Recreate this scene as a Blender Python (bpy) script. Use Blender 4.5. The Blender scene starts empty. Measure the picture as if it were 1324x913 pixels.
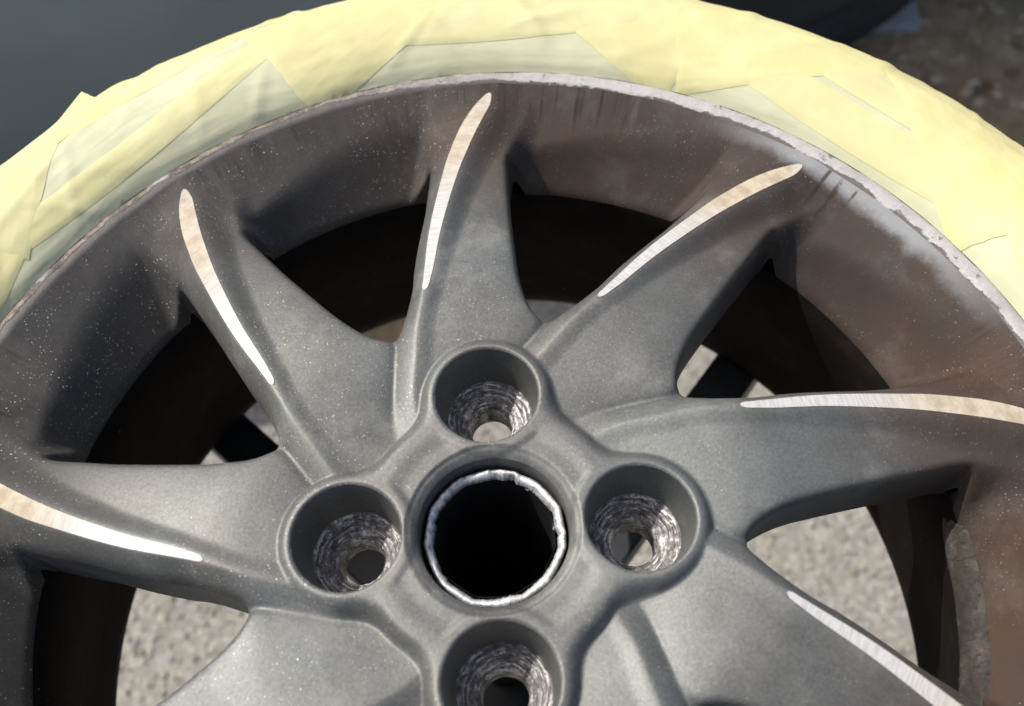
import bpy, bmesh, math, random
import numpy as np
from mathutils import Matrix, Vector

random.seed(7)
rng = np.random.default_rng(7)
D2R = math.pi / 180
scene = bpy.context.scene
coll = scene.collection

# ------------------------------------------------------------------ camera, sky, sun, exposure
FACE_Z = 0.900            # height of the wheel face above the ground (m)
BASE = 192.0              # rear flange below the wheel face (mm)
CAM_R = [[0.998345, 0.056375, 0.011345], [-0.044316, 0.879978, -0.472943], [-0.036645, 0.471658, 0.88102]]
CAM_C = [13.419, -98.204, 307.756]
cam_d = bpy.data.cameras.new('camera')
cam = bpy.data.objects.new('camera', cam_d)
coll.objects.link(cam)
m = Matrix(CAM_R).to_4x4()
m.translation = Vector((CAM_C[0] / 1000, CAM_C[1] / 1000, CAM_C[2] / 1000 + FACE_Z))
cam.matrix_world = m
cam_d.sensor_fit = 'HORIZONTAL'
cam_d.sensor_width = 36.0
cam_d.lens = 36.0 * 1200 / 1324
cam_d.clip_start = 0.01
cam_d.clip_end = 200
cam_d.dof.use_dof = True
cam_d.dof.focus_distance = 0.365
cam_d.dof.aperture_fstop = cam_d.lens / 4.0
scene.camera = cam

SUN_AZ, SUN_EL = 152.0, 55.0      # direction towards the sun, counter-clockwise from +X
world = bpy.data.worlds.new('World')
scene.world = world
world.use_nodes = True
wn = world.node_tree
wn.nodes.clear()
sky = wn.nodes.new('ShaderNodeTexSky')
sky.sky_type = 'NISHITA'
sky.sun_disc = False
sky.dust_density = 5.0
sky.ozone_density = 0.6
sky.air_density = 0.9
sky.sun_elevation = math.radians(SUN_EL)
sky.sun_rotation = math.radians(90 - SUN_AZ)
bg = wn.nodes.new('ShaderNodeBackground')
bg.inputs['Strength'].default_value = 0.15
wo = wn.nodes.new('ShaderNodeOutputWorld')
wn.links.new(sky.outputs[0], bg.inputs[0])
wn.links.new(bg.outputs[0], wo.inputs[0])

sd = bpy.data.lights.new('sun', 'SUN')
sd.energy = 4.0
sd.angle = math.radians(0.5)
sd.color = (1.0, 0.95, 0.87)
so = bpy.data.objects.new('sun', sd)
coll.objects.link(so)
dv = Vector((math.cos(SUN_AZ * D2R) * math.cos(SUN_EL * D2R), math.sin(SUN_AZ * D2R) * math.cos(SUN_EL * D2R), math.sin(SUN_EL * D2R)))
so.rotation_euler = dv.to_track_quat('Z', 'Y').to_euler()
so.location = dv * 5

scene.view_settings.view_transform = 'Standard'
scene.view_settings.look = 'None'
scene.view_settings.gamma = 1.0
scene.view_settings.use_curve_mapping = False
scene.view_settings.exposure = 0.0


# ------------------------------------------------------------------ helpers
def mesh_obj(name, verts, faces, mat, parent=None, smooth=True, normals=None, mm=True, loc=None):
    me = bpy.data.meshes.new(name)
    v = np.asarray(verts, float)
    if mm:
        v = v * 0.001
    if isinstance(faces, np.ndarray) and faces.ndim == 2:
        n, k = faces.shape
        me.vertices.add(len(v))
        me.vertices.foreach_set('co', v.astype(np.float32).ravel())
        me.loops.add(n * k)
        me.loops.foreach_set('vertex_index', faces.astype(np.int32).ravel())
        me.polygons.add(n)
        me.polygons.foreach_set('loop_start', np.arange(0, n * k, k, dtype=np.int32))
        me.polygons.foreach_set('loop_total', np.full(n, k, np.int32))
        me.update(calc_edges=True)
    else:
        me.from_pydata(v.tolist(), [], [list(f) for f in faces])
        me.update()
    me.polygons.foreach_set('use_smooth', np.full(len(me.polygons), smooth))
    if normals is not None:
        me.normals_split_custom_set_from_vertices(np.asarray(normals, float).tolist())
    if mat:
        me.materials.append(mat)
    o = bpy.data.objects.new(name, me)
    coll.objects.link(o)
    if parent:
        o.parent = parent
    if loc is not None:
        o.location = loc
    return o


def empty(name, loc, label, cat, group=None):
    o = bpy.data.objects.new(name, None)
    o.empty_display_size = 0.05
    coll.objects.link(o)
    o.location = loc
    o['label'] = label
    o['category'] = cat
    if group:
        o['group'] = group
    return o


def lathe(profile, n=256, a0=0.0, a1=360.0, noise=None, close=False):
    """profile [(r, z)], returns verts, quad faces; noise(theta, i) -> (dr, dz)"""
    prof = np.asarray(profile, float)
    full = abs(a1 - a0) >= 360
    th = np.radians(np.linspace(a0, a1, n + (0 if full else 1), endpoint=not full))
    k = len(prof)
    V = np.zeros((len(th), k, 3))
    for i, (r, z) in enumerate(prof):
        dr = dz = 0
        if noise:
            dr, dz = noise(th, i)
        V[:, i, 0] = (r + dr) * np.cos(th)
        V[:, i, 1] = (r + dr) * np.sin(th)
        V[:, i, 2] = z + dz
    idx = np.arange(len(th) * k).reshape(len(th), k)
    nx = np.roll(idx, -1, 0) if full else idx[1:]
    cu = idx if full else idx[:-1]
    if close:
        A, B, Cc, Dd = cu, nx, np.roll(nx, -1, 1), np.roll(cu, -1, 1)
    else:
        A, B, Cc, Dd = cu[:, :-1], nx[:, :-1], nx[:, 1:], cu[:, 1:]
    F = np.stack([A, B, Cc, Dd], -1).reshape(-1, 4)
    return V.reshape(-1, 3), F


class N:
    """tiny node-graph builder"""
    def __init__(self, name):
        self.m = bpy.data.materials.new(name)
        self.m.use_nodes = True
        self.t = self.m.node_tree
        self.b = self.t.nodes['Principled BSDF']
        self.tc = self.t.nodes.new('ShaderNodeTexCoord')

    def node(self, typ, **kw):
        n = self.t.nodes.new(typ)
        for k, v in kw.items():
            setattr(n, k, v)
        return n

    def link(self, a, b):
        self.t.links.new(a, b)

    def co(self, scale=(1, 1, 1), src=None):
        mp = self.node('ShaderNodeMapping')
        mp.inputs['Scale'].default_value = scale
        self.link(src or self.tc.outputs['Object'], mp.inputs['Vector'])
        return mp.outputs[0]

    def noise(self, scale, detail=4, rough=0.55, vec=None, w=None, dist=0.0):
        n = self.node('ShaderNodeTexNoise')
        n.inputs['Scale'].default_value = scale
        n.inputs['Detail'].default_value = detail
        n.inputs['Roughness'].default_value = rough
        n.inputs['Distortion'].default_value = dist
        self.link(vec if vec is not None else self.tc.outputs['Object'], n.inputs['Vector'])
        return n.outputs[0]

    def ramp(self, fac, stops):
        r = self.node('ShaderNodeValToRGB')
        e = r.color_ramp.elements
        while len(e) > 1:
            e.remove(e[-1])
        for i, (p, c) in enumerate(stops):
            if not hasattr(c, '__len__'):
                c = (c, c, c)
            el = e[0] if i == 0 else e.new(p)
            el.position = p
            el.color = (*c[:3], 1)
        self.link(fac, r.inputs[0])
        return r.outputs[0]

    def mix(self, fac, a, b, blend='MIX'):
        n = self.node('ShaderNodeMix', data_type='RGBA', blend_type=blend)
        for si, v in ((0, fac), (6, a), (7, b)):
            sock = n.inputs[si]
            if hasattr(v, 'links'):
                self.link(v, sock)
            elif hasattr(v, '__len__'):
                sock.default_value = (*v[:3], 1)
            else:
                sock.default_value = v if si == 0 else (v, v, v, 1)
        return n.outputs[2]

    def math(self, op, a, b=None, clamp=False):
        n = self.node('ShaderNodeMath', operation=op, use_clamp=clamp)
        for i, v in enumerate((a, b)):
            if v is None:
                continue
            if hasattr(v, 'links'):
                self.link(v, n.inputs[i])
            else:
                n.inputs[i].default_value = v
        return n.outputs[0]

    def bump(self, height, strength=0.3, dist=0.001, normal=None):
        n = self.node('ShaderNodeBump')
        n.inputs['Strength'].default_value = strength
        n.inputs['Distance'].default_value = dist
        self.link(height, n.inputs['Height'])
        if normal is not None:
            self.link(normal, n.inputs['Normal'])
        return n.outputs[0]

    def set(self, **kw):
        names = {'color': 'Base Color', 'rough': 'Roughness', 'metal': 'Metallic', 'normal': 'Normal', 'alpha': 'Alpha',
                 'coat': 'Coat Weight', 'coat_rough': 'Coat Roughness', 'spec': 'Specular IOR Level'}
        for k, v in kw.items():
            s = self.b.inputs[names[k]]
            if hasattr(v, 'links'):
                self.link(v, s)
            elif hasattr(v, '__len__'):
                s.default_value = (*v[:3], 1)
            else:
                s.default_value = v
        return self.m

    def radius(self):
        sx = self.node('ShaderNodeSeparateXYZ')
        self.link(self.tc.outputs['Object'], sx.inputs[0])
        r = self.math('SQRT', self.math('ADD', self.math('MULTIPLY', sx.outputs[0], sx.outputs[0]), self.math('MULTIPLY', sx.outputs[1], sx.outputs[1])))
        return r, sx.outputs[0], sx.outputs[1], sx.outputs[2]

    def maprange(self, v, a, b, c=0.0, d=1.0, smooth=True):
        n = self.node('ShaderNodeMapRange')
        n.interpolation_type = 'SMOOTHSTEP' if smooth else 'LINEAR'
        self.link(v, n.inputs[0])
        for i, q in enumerate((a, b, c, d)):
            n.inputs[i + 1].default_value = q
        return n.outputs[0]


# ------------------------------------------------------------------ materials
def dust_specks(g, scale, size, dens):
    """irregular grains of dust: small cells of a voronoi, most of them switched off"""
    v = g.node('ShaderNodeTexVoronoi')
    v.inputs['Scale'].default_value = scale
    g.link(g.tc.outputs['Object'], v.inputs['Vector'])
    sep = g.node('ShaderNodeSeparateColor')
    g.link(v.outputs['Color'], sep.inputs[0])
    on = g.math('LESS_THAN', sep.outputs[0], dens)
    sz = g.math('MULTIPLY', sep.outputs[1], size)
    dot = g.math('LESS_THAN', v.outputs['Distance'], sz)
    return g.math('MULTIPLY', g.math('MULTIPLY', on, dot), g.math('POWER', sep.outputs[2], 1.5))


def paint_material(name, brown=True):
    g = N(name)
    r, x, y, z = g.radius()
    big = g.noise(14, 5, 0.6)
    mid = g.noise(60, 6, 0.65)
    fine = g.noise(900, 3, 0.7)
    base = g.ramp(mid, [(0.3, (0.113, 0.115, 0.110)), (0.5, (0.130, 0.133, 0.127)), (0.72, (0.147, 0.150, 0.143))])
    base = g.mix(g.maprange(big, 0.42, 0.66), base, (0.145, 0.156, 0.153))
    grain = g.ramp(fine, [(0.25, 0.74), (0.5, 1.0), (0.78, 1.30)])
    base = g.mix(1.0, base, grain, 'MULTIPLY')
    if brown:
        # brown brake dust baked onto the rim and the outer ends of the spokes
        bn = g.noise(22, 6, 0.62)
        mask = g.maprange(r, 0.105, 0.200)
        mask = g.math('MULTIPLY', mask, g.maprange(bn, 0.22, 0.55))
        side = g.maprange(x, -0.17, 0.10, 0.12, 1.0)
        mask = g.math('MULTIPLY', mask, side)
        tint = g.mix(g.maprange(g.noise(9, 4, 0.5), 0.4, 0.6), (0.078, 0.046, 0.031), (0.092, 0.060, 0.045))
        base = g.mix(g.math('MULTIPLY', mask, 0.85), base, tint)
        dk = g.maprange(r, 0.120, 0.196, 0.0, 0.70)  # separate darkening of the base, stronger towards the rim
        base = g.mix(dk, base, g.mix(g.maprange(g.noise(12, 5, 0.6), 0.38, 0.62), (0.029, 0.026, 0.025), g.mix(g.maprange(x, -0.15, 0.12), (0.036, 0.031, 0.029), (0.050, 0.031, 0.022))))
        # streaks washed down the dish and a sanded patch under the lip
        ang = g.math('ARCTAN2', y, x)
        cb = g.node('ShaderNodeCombineXYZ')
        g.link(g.math('MULTIPLY', ang, 46.0), cb.inputs[0])
        g.link(g.math('MULTIPLY', r, 26.0), cb.inputs[1])
        st = g.noise(1.0, 5, 0.65, vec=cb.outputs[0])
        stm = g.math('MULTIPLY', g.maprange(r, 0.192, 0.206), g.maprange(g.noise(11, 3, 0.5), 0.42, 0.6))
        base = g.mix(g.math('MULTIPLY', stm, g.math('MULTIPLY', g.maprange(st, 0.52, 0.74), 0.32)), base, (0.16, 0.155, 0.15))
        base = g.mix(g.math('MULTIPLY', stm, g.math('MULTIPLY', g.maprange(st, 0.46, 0.34), 0.7)), base, (0.028, 0.020, 0.016))
        sand = g.math('MULTIPLY', g.maprange(ang, 0.30, 0.62), g.maprange(ang, 1.15, 0.80))
        sand = g.math('MULTIPLY', sand, g.maprange(g.math('ADD', r, g.math('MULTIPLY', g.noise(60, 6, 0.7), 0.010)), 0.2105, 0.2170))
        base = g.mix(g.math('MULTIPLY', sand, 0.7), base, (0.33, 0.35, 0.365))
        wob = g.math('MULTIPLY', g.math('SUBTRACT', g.noise(25, 3, 0.5), 0.5), 0.02)
        for a0, w0, r0 in ((0.795, 0.006, 0.190), (0.762, 0.007, 0.186), (0.728, 0.004, 0.198), (1.30, 0.004, 0.196), (1.352, 0.006, 0.192), (1.40, 0.003, 0.199)):
            dd = g.math('ABSOLUTE', g.math('SUBTRACT', g.math('ADD', ang, wob), a0))
            run = g.math('MULTIPLY', g.maprange(dd, w0, w0 * 0.35), g.math('MULTIPLY', g.maprange(r, r0, r0 + 0.012), g.maprange(g.noise(70, 4, 0.6), 0.35, 0.5)))
            base = g.mix(g.math('MULTIPLY', run, 0.8), base, (0.026, 0.019, 0.015))
    spk = g.math('MAXIMUM', dust_specks(g, 1700, 0.55, 0.20), dust_specks(g, 950, 0.36, 0.09))
    clump = g.maprange(g.noise(17, 4, 0.6), 0.36, 0.56)
    spk = g.math('MULTIPLY', spk, g.math('MULTIPLY', clump, g.maprange(g.noise(85, 4, 0.7), 0.35, 0.65)))
    col = g.mix(g.math('MULTIPLY', spk, g.maprange(x, -0.10, 0.06, 1.0, 0.40)), base, (0.66, 0.65, 0.61))
    hazy = g.math('MULTIPLY', g.maprange(g.noise(30, 7, 0.7), 0.50, 0.72), g.maprange(r, 0.14, 0.19, 0.26, 0.10))
    col = g.mix(hazy, col, (0.30, 0.29, 0.27))
    rough = g.math('ADD', g.math('MULTIPLY', mid, 0.2), 0.44)
    met = g.math('SUBTRACT', 0.45, g.math('MULTIPLY', hazy, 1.0))
    if brown:
        met = g.math('MULTIPLY', met, g.maprange(r, 0.13, 0.19, 1.0, 0.1))
    h = g.math('ADD', g.math('MULTIPLY', fine, 0.5), g.math('MULTIPLY', spk, 0.6))
    h = g.math('ADD', h, g.math('MULTIPLY', g.noise(300, 4, 0.6), 0.6))
    nrm = g.bump(h, 0.32, 0.0004)
    rough = g.math('ADD', rough, g.maprange(r, 0.14, 0.19, 0.0, 0.16))
    return g.set(color=col, rough=rough, metal=met, normal=nrm, spec=g.maprange(r, 0.13, 0.185, 0.5, 0.16))


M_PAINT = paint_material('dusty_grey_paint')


def lip_material():
    g = N('peeling_rim_lip')
    r, x, y, z = g.radius()
    n1 = g.noise(70, 8, 0.72)
    n2 = g.noise(160, 6, 0.7)
    n3 = g.noise(26, 5, 0.6)
    bare = g.mix(g.maprange(n1, 0.25, 0.75), (0.34, 0.345, 0.35), (0.56, 0.565, 0.57))
    stain = g.mix(g.maprange(g.noise(210, 5, 0.7), 0.4, 0.6), (0.10, 0.082, 0.066), (0.22, 0.19, 0.155))
    right = g.maprange(x, -0.10, 0.06)
    bare = g.mix(g.math('MULTIPLY', g.maprange(n3, 0.22, 0.48), g.math('SUBTRACT', 1.0, g.math('MULTIPLY', right, 0.75))), bare, stain)
    dark = (0.085, 0.078, 0.076)
    edge = g.math('ADD', g.math('ADD', g.math('MULTIPLY', n1, 0.008), g.math('MULTIPLY', right, 0.003)), r)
    keep = g.maprange(g.math('ADD', edge, g.math('MULTIPLY', n3, 0.004)), 0.2234, 0.2242)
    left_dark = g.math('MULTIPLY', g.maprange(n1, 0.52, 0.60), g.math('SUBTRACT', 0.85, g.math('MULTIPLY', right, 0.65)))
    chips = g.math('MULTIPLY', g.maprange(n2, 0.60, 0.66), 0.7)
    f = g.math('MAXIMUM', left_dark, chips)
    f = g.math('MAXIMUM', f, g.math('SUBTRACT', 1.0, keep))
    col = g.mix(f, bare, dark)
    h = g.math('ADD', g.math('MULTIPLY', f, -1.0), n2)
    return g.set(color=col, rough=0.6, metal=0.08, normal=g.bump(h, 0.6, 0.0006))


M_LIP = lip_material()


def fin_material():
    g = N('machined_aluminium')
    oi = g.node('ShaderNodeObjectInfo')
    r, x, y, z = g.radius()
    n = g.noise(55, 5, 0.6)
    vec = g.co((1, 1, 1))
    scr = g.noise(1400, 2, 0.5, vec=g.co((0.12, 1.0, 1.0)))
    col = g.mix(g.maprange(scr, 0.3, 0.7), (0.42, 0.42, 0.415), (0.55, 0.55, 0.54))
    dirt = g.math('MULTIPLY', g.maprange(r, 0.135, 0.178), g.maprange(n, 0.24, 0.50))
    dirt = g.math('MULTIPLY', dirt, g.maprange(oi.outputs['Random'], 0, 1, 0.65, 1.0, False))
    col = g.mix(g.math('MULTIPLY', dirt, 0.9), col, g.mix(g.maprange(g.noise(130, 5, 0.7), 0.35, 0.65), (0.34, 0.265, 0.165), (0.50, 0.43, 0.32)))
    pits = g.maprange(g.noise(420, 4, 0.7), 0.66, 0.72)
    col = g.mix(g.math('MULTIPLY', pits, 0.5), col, (0.25, 0.22, 0.19))
    rough = g.math('ADD', 0.66, g.math('MULTIPLY', dirt, 0.2))
    met = g.math('SUBTRACT', 0.20, g.math('MULTIPLY', dirt, 0.2))
    return g.set(color=col, rough=rough, metal=met, normal=g.bump(scr, 0.12, 0.0002))


M_FIN = fin_material()


def seat_material():
    g = N('scored_bare_metal')
    r, x, y, z = g.radius()
    cmb = g.node('ShaderNodeCombineXYZ')
    ang = g.math('ARCTAN2', y, x)
    g.link(g.math('MULTIPLY', r, 900.0), cmb.inputs[0])
    g.link(g.math('MULTIPLY', ang, 1.3), cmb.inputs[1])
    g.link(g.math('MULTIPLY', z, 900.0), cmb.inputs[2])
    ring = g.noise(1.0, 5, 0.7, vec=cmb.outputs[0])
    blot = g.noise(300, 7, 0.75)
    s = g.math('ADD', g.math('MULTIPLY', ring, 0.42), g.math('MULTIPLY', blot, 0.58))
    col = g.ramp(s, [(0.38, (0.035, 0.034, 0.036)), (0.47, (0.12, 0.118, 0.118)), (0.54, (0.27, 0.265, 0.265)), (0.60, (0.78, 0.78, 0.77))])
    for rr, ww in ((0.01585, 0.00035), (0.01425, 0.0003), (0.01265, 0.0003), (0.0105, 0.0005), (0.0087, 0.0006)):
        wobble = g.math('MULTIPLY', g.math('SUBTRACT', g.noise(240, 5, 0.65), 0.5), 0.0022)
        dd = g.math('ABSOLUTE', g.math('SUBTRACT', g.math('ADD', r, wobble), rr))
        crust = g.math('MULTIPLY', g.maprange(dd, ww, ww * 0.4), g.maprange(g.noise(170, 5, 0.7), 0.47, 0.58))
        col = g.mix(g.math('MULTIPLY', crust, 0.85), col, (0.80, 0.79, 0.77))
    met = g.maprange(s, 0.44, 0.56, 0.1, 0.5)
    return g.set(color=col, rough=0.48, metal=met, normal=g.bump(s, 0.9, 0.0008))


M_SEAT = seat_material()


def simple(name, col, rough=0.6, metal=0.0, nscale=40, var=0.25, bump=0.2, bdist=0.0005):
    g = N(name)
    n = g.noise(nscale, 6, 0.6)
    a = [c * (1 - var) for c in col]
    b = [min(1, c * (1 + var)) for c in col]
    c = g.mix(g.maprange(n, 0.3, 0.7), a, b)
    return g.set(color=c, rough=rough, metal=metal, normal=g.bump(n, bump, bdist))


def barrel_material():
    g = N('near_black_barrel_paint')
    n = g.noise(45, 6, 0.65)
    col = g.ramp(n, [(0.3, (0.008, 0.007, 0.006)), (0.55, (0.013, 0.011, 0.010)), (0.75, (0.026, 0.020, 0.016))])  # near-black barrel colour with faint brown mottling
    spk = dust_specks(g, 300, 0.2, 0.05)
    col = g.mix(g.math('MULTIPLY', spk, 0.6), col, (0.3, 0.29, 0.27))
    return g.set(color=col, rough=0.9, metal=0.0, spec=0.08, normal=g.bump(n, 0.3, 0.0006))


M_BARREL = barrel_material()
M_RUBBER = simple('tyre_rubber', (0.022, 0.022, 0.023), 0.75, 0, 60, 0.3)
M_STAND = simple('dark_painted_steel', (0.018, 0.024, 0.030), 0.5, 0.0, 50, 0.3)
M_SLEEVE = simple('black_sleeve', (0.008, 0.008, 0.010), 0.6, 0.0, 300, 0.5, 0.6)


def foil_material():
    g = N('torn_silver_edge')
    n = g.noise(260, 7, 0.75)
    n2 = g.noise(700, 4, 0.7)
    col = g.ramp(n, [(0.34, (0.16, 0.16, 0.165)), (0.46, (0.52, 0.53, 0.54)), (0.62, (0.82, 0.83, 0.83))])
    h = g.math('ADD', n, g.math('MULTIPLY', n2, 0.5))
    return g.set(color=col, rough=0.42, metal=0.5, normal=g.bump(h, 0.6, 0.0006))


M_FOIL = foil_material()


def weight_material():
    g = N('cracked_old_adhesive')
    n = g.noise(110, 8, 0.75)
    s = g.noise(420, 5, 0.7, vec=g.co((1, 1, 0.25)))
    col = g.ramp(n, [(0.34, (0.025, 0.022, 0.018)), (0.52, (0.055, 0.049, 0.042)), (0.7, (0.12, 0.108, 0.095))])
    col = g.mix(g.maprange(s, 0.58, 0.62), col, (0.03, 0.026, 0.022))
    return g.set(color=col, rough=0.85, metal=0.0, normal=g.bump(g.math('ADD', n, s), 0.9, 0.0012))


M_WEIGHT = weight_material()


def tape_material(name, ca, cb, a0, a1, vary):
    g = N(name)
    oi = g.node('ShaderNodeObjectInfo')
    uv = g.tc.outputs['UV']
    crepe = g.noise(1.0, 3, 0.6, vec=g.co((1100, 260, 1), uv))
    wr = g.noise(1.0, 3, 0.5, vec=g.co((14, 55, 1), uv))
    blot = g.noise(34, 5, 0.6)
    col = g.mix(g.maprange(blot, 0.3, 0.7), ca, cb)
    col = g.mix(g.math('MULTIPLY', oi.outputs['Random'], vary), col, (0.60, 0.59, 0.36))
    n1 = g.bump(wr, 0.35, 0.004)
    nrm = g.bump(crepe, 0.25, 0.0003, n1)
    al = g.maprange(blot, 0.3, 0.7, a0, a1)
    return g.set(color=col, rough=0.62, metal=0.0, alpha=al, normal=nrm, spec=0.35)


M_TAPE = tape_material('pale_yellow_masking_tape', (0.70, 0.655, 0.295), (0.73, 0.69, 0.36), 0.74, 0.84, 0.7)
M_TAPE_THIN = tape_material('thin_single_layer_masking_tape', (0.46, 0.475, 0.32), (0.51, 0.52, 0.36), 0.95, 0.99, 0.22)


# ------------------------------------------------------------------ ground
def ground_material():
    g = N('exposed_aggregate_concrete')
    v = g.node('ShaderNodeTexVoronoi')
    v.inputs['Scale'].default_value = 110
    g.link(g.tc.outputs['Object'], v.inputs['Vector'])
    sep = g.node('ShaderNodeSeparateColor')
    g.link(v.outputs['Color'], sep.inputs[0])
    stone = g.ramp(sep.outputs[0], [(0.0, (0.24, 0.22, 0.18)), (0.35, (0.31, 0.30, 0.255)), (0.7, (0.36, 0.345, 0.295)), (1.0, (0.28, 0.28, 0.27))])
    n = g.noise(9, 6, 0.6)
    col = g.mix(g.maprange(v.outputs['Distance'], 0.3, 0.7), stone, (0.21, 0.205, 0.185))
    col = g.mix(g.math('MULTIPLY', g.maprange(n, 0.4, 0.7), 0.4), col, (0.27, 0.25, 0.22))
    h = g.math('SUBTRACT', 1.0, v.outputs['Distance'])
    return g.set(color=col, rough=0.85, normal=g.bump(h, 0.5, 0.004))


def soil_material():
    g = N('dark_stony_soil')
    n = g.noise(30, 8, 0.7)
    n2 = g.noise(6, 4, 0.5)
    col = g.ramp(n, [(0.3, (0.18, 0.125, 0.070)), (0.5, (0.33, 0.245, 0.145)), (0.7, (0.50, 0.40, 0.26))])
    col = g.mix(g.math('MULTIPLY', g.maprange(n2, 0.45, 0.65), 0.4), col, (0.16, 0.15, 0.085))
    return g.set(color=col, rough=0.95, normal=g.bump(n, 0.8, 0.01))


M_GROUND = ground_material()
M_SOIL = soil_material()
s = 60
go = mesh_obj('ground', [(-s, -s, 0), (s, -s, 0), (s, s, 0), (-s, s, 0)], [(0, 1, 2, 3)], M_GROUND, mm=False)
go['kind'] = 'structure'
# uneven bed of dark soil under and beside the car
nx, ny = 120, 70
X, Y = np.meshgrid(np.linspace(-1.6, 3.2, nx), np.linspace(0.0, 2.6, ny))
gz = 0.006 + 0.010 * (np.sin(X * 9 + 2 * np.sin(Y * 7)) * np.sin(Y * 11 + X * 3) * 0.5 + 0.5) + rng.random(X.shape) * 0.006
Yb = Y + (0.60 + 0.10 * np.sin(X * 5) + 0.04 * np.sin(X * 17)) * (1 - Y / 2.6)
gz[0, :] = 0.001
V = np.stack([X, Yb, gz], -1).reshape(-1, 3)
ii = np.arange(nx * ny).reshape(ny, nx)
F = np.stack([ii[:-1, :-1], ii[:-1, 1:], ii[1:, 1:], ii[1:, :-1]], -1).reshape(-1, 4)
sb = mesh_obj('soil_bed', V, F, M_SOIL, mm=False)
sb['kind'] = 'structure'


bm = bmesh.new()
bmesh.ops.create_cube(bm, size=1)
bmesh.ops.scale(bm, vec=(0.62, 0.70, 0.06), verts=bm.verts)
bmesh.ops.bevel(bm, geom=list(bm.edges), offset=0.006, segments=2, profile=0.6, affect='EDGES')
slab_me = bpy.data.meshes.new('paving_slab')
bm.to_mesh(slab_me)
bm.free()
slab_me.materials.append(simple('worn_grey_slab', (0.36, 0.38, 0.39), 0.8, 0, 40, 0.15, 0.4, 0.002))
slab = bpy.data.objects.new('paving_slab', slab_me)
coll.objects.link(slab)
slab.location = (0.445, 1.495, 0.006)
slab.rotation_euler = (0, 0, -3 * D2R)
slab['label'] = 'worn grey paving slab lying in the soil behind the car tyre'
slab['category'] = 'paving slab'


def stone_material(name, stops):
    g = N(name)
    oi = g.node('ShaderNodeNewGeometry')
    c = g.ramp(oi.outputs['Random Per Island'], stops)
    n = g.noise(180, 4, 0.6)
    c = g.mix(1.0, c, g.ramp(n, [(0.3, 0.75), (0.7, 1.2)]), 'MULTIPLY')
    return g.set(color=c, rough=0.85)


def scatter(name, mat, count, place, smin, smax):
    t = (1 + 5 ** 0.5) / 2
    ico = np.array([(-1, t, 0), (1, t, 0), (-1, -t, 0), (1, -t, 0), (0, -1, t), (0, 1, t), (0, -1, -t), (0, 1, -t), (t, 0, -1), (t, 0, 1), (-t, 0, -1), (-t, 0, 1)]) / math.hypot(1, t)
    fc = np.array([(0, 11, 5), (0, 5, 1), (0, 1, 7), (0, 7, 10), (0, 10, 11), (1, 5, 9), (5, 11, 4), (11, 10, 2), (10, 7, 6), (7, 1, 8), (3, 9, 4), (3, 4, 2), (3, 2, 6), (3, 6, 8), (3, 8, 9), (4, 9, 5), (2, 4, 11), (6, 2, 10), (8, 6, 7), (9, 8, 1)])
    P = place(count)
    S = smin + (smax - smin) * rng.random((count, 1, 1)) ** 2
    A = rng.random(count) * 6.283
    J = 1 + 0.35 * (rng.random((count, 12, 1)) - 0.5)
    V = ico[None] * J * S * np.array([1.0, 0.75, 0.5])
    ca, sa = np.cos(A)[:, None], np.sin(A)[:, None]
    V = np.stack([V[..., 0] * ca - V[..., 1] * sa, V[..., 0] * sa + V[..., 1] * ca, V[..., 2]], -1) + P[:, None, :]
    F = (fc[None] + 12 * np.arange(count)[:, None, None]).reshape(-1, 3)
    o = mesh_obj(name, V.reshape(-1, 3), F, mat, mm=False)
    o['kind'] = 'stuff'
    o['label'] = name
    return o


def place_pale(n):
    return np.stack([rng.uniform(-1.1, 1.1, n), rng.uniform(-0.7, 0.75, n), rng.uniform(-0.001, 0.002, n)], 1)


def place_soil(n):
    return np.stack([rng.uniform(-0.2, 2.2, n), rng.uniform(0.72, 1.9, n), rng.uniform(0.006, 0.018, n)], 1)


o = scatter('gravel', stone_material('pale_pebbles', [(0, (0.19, 0.175, 0.145)), (0.3, (0.31, 0.305, 0.27)), (0.55, (0.25, 0.225, 0.195)), (0.8, (0.38, 0.375, 0.335)), (1, (0.24, 0.24, 0.235))]), 22000, place_pale, 0.003, 0.0072)
o['label'] = 'pale rounded pebbles set in the concrete ground under the wheel'
o['category'] = 'gravel'
o = scatter('gravel', stone_material('brown_stones', [(0, (0.17, 0.115, 0.068)), (0.45, (0.34, 0.255, 0.155)), (0.8, (0.50, 0.40, 0.27)), (0.95, (0.52, 0.46, 0.40)), (1, (0.62, 0.58, 0.52))]), 5200, place_soil, 0.004, 0.017)
o['label'] = 'dark brown stones and grit on the soil beside the car tyre'
o['category'] = 'gravel'

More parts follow.
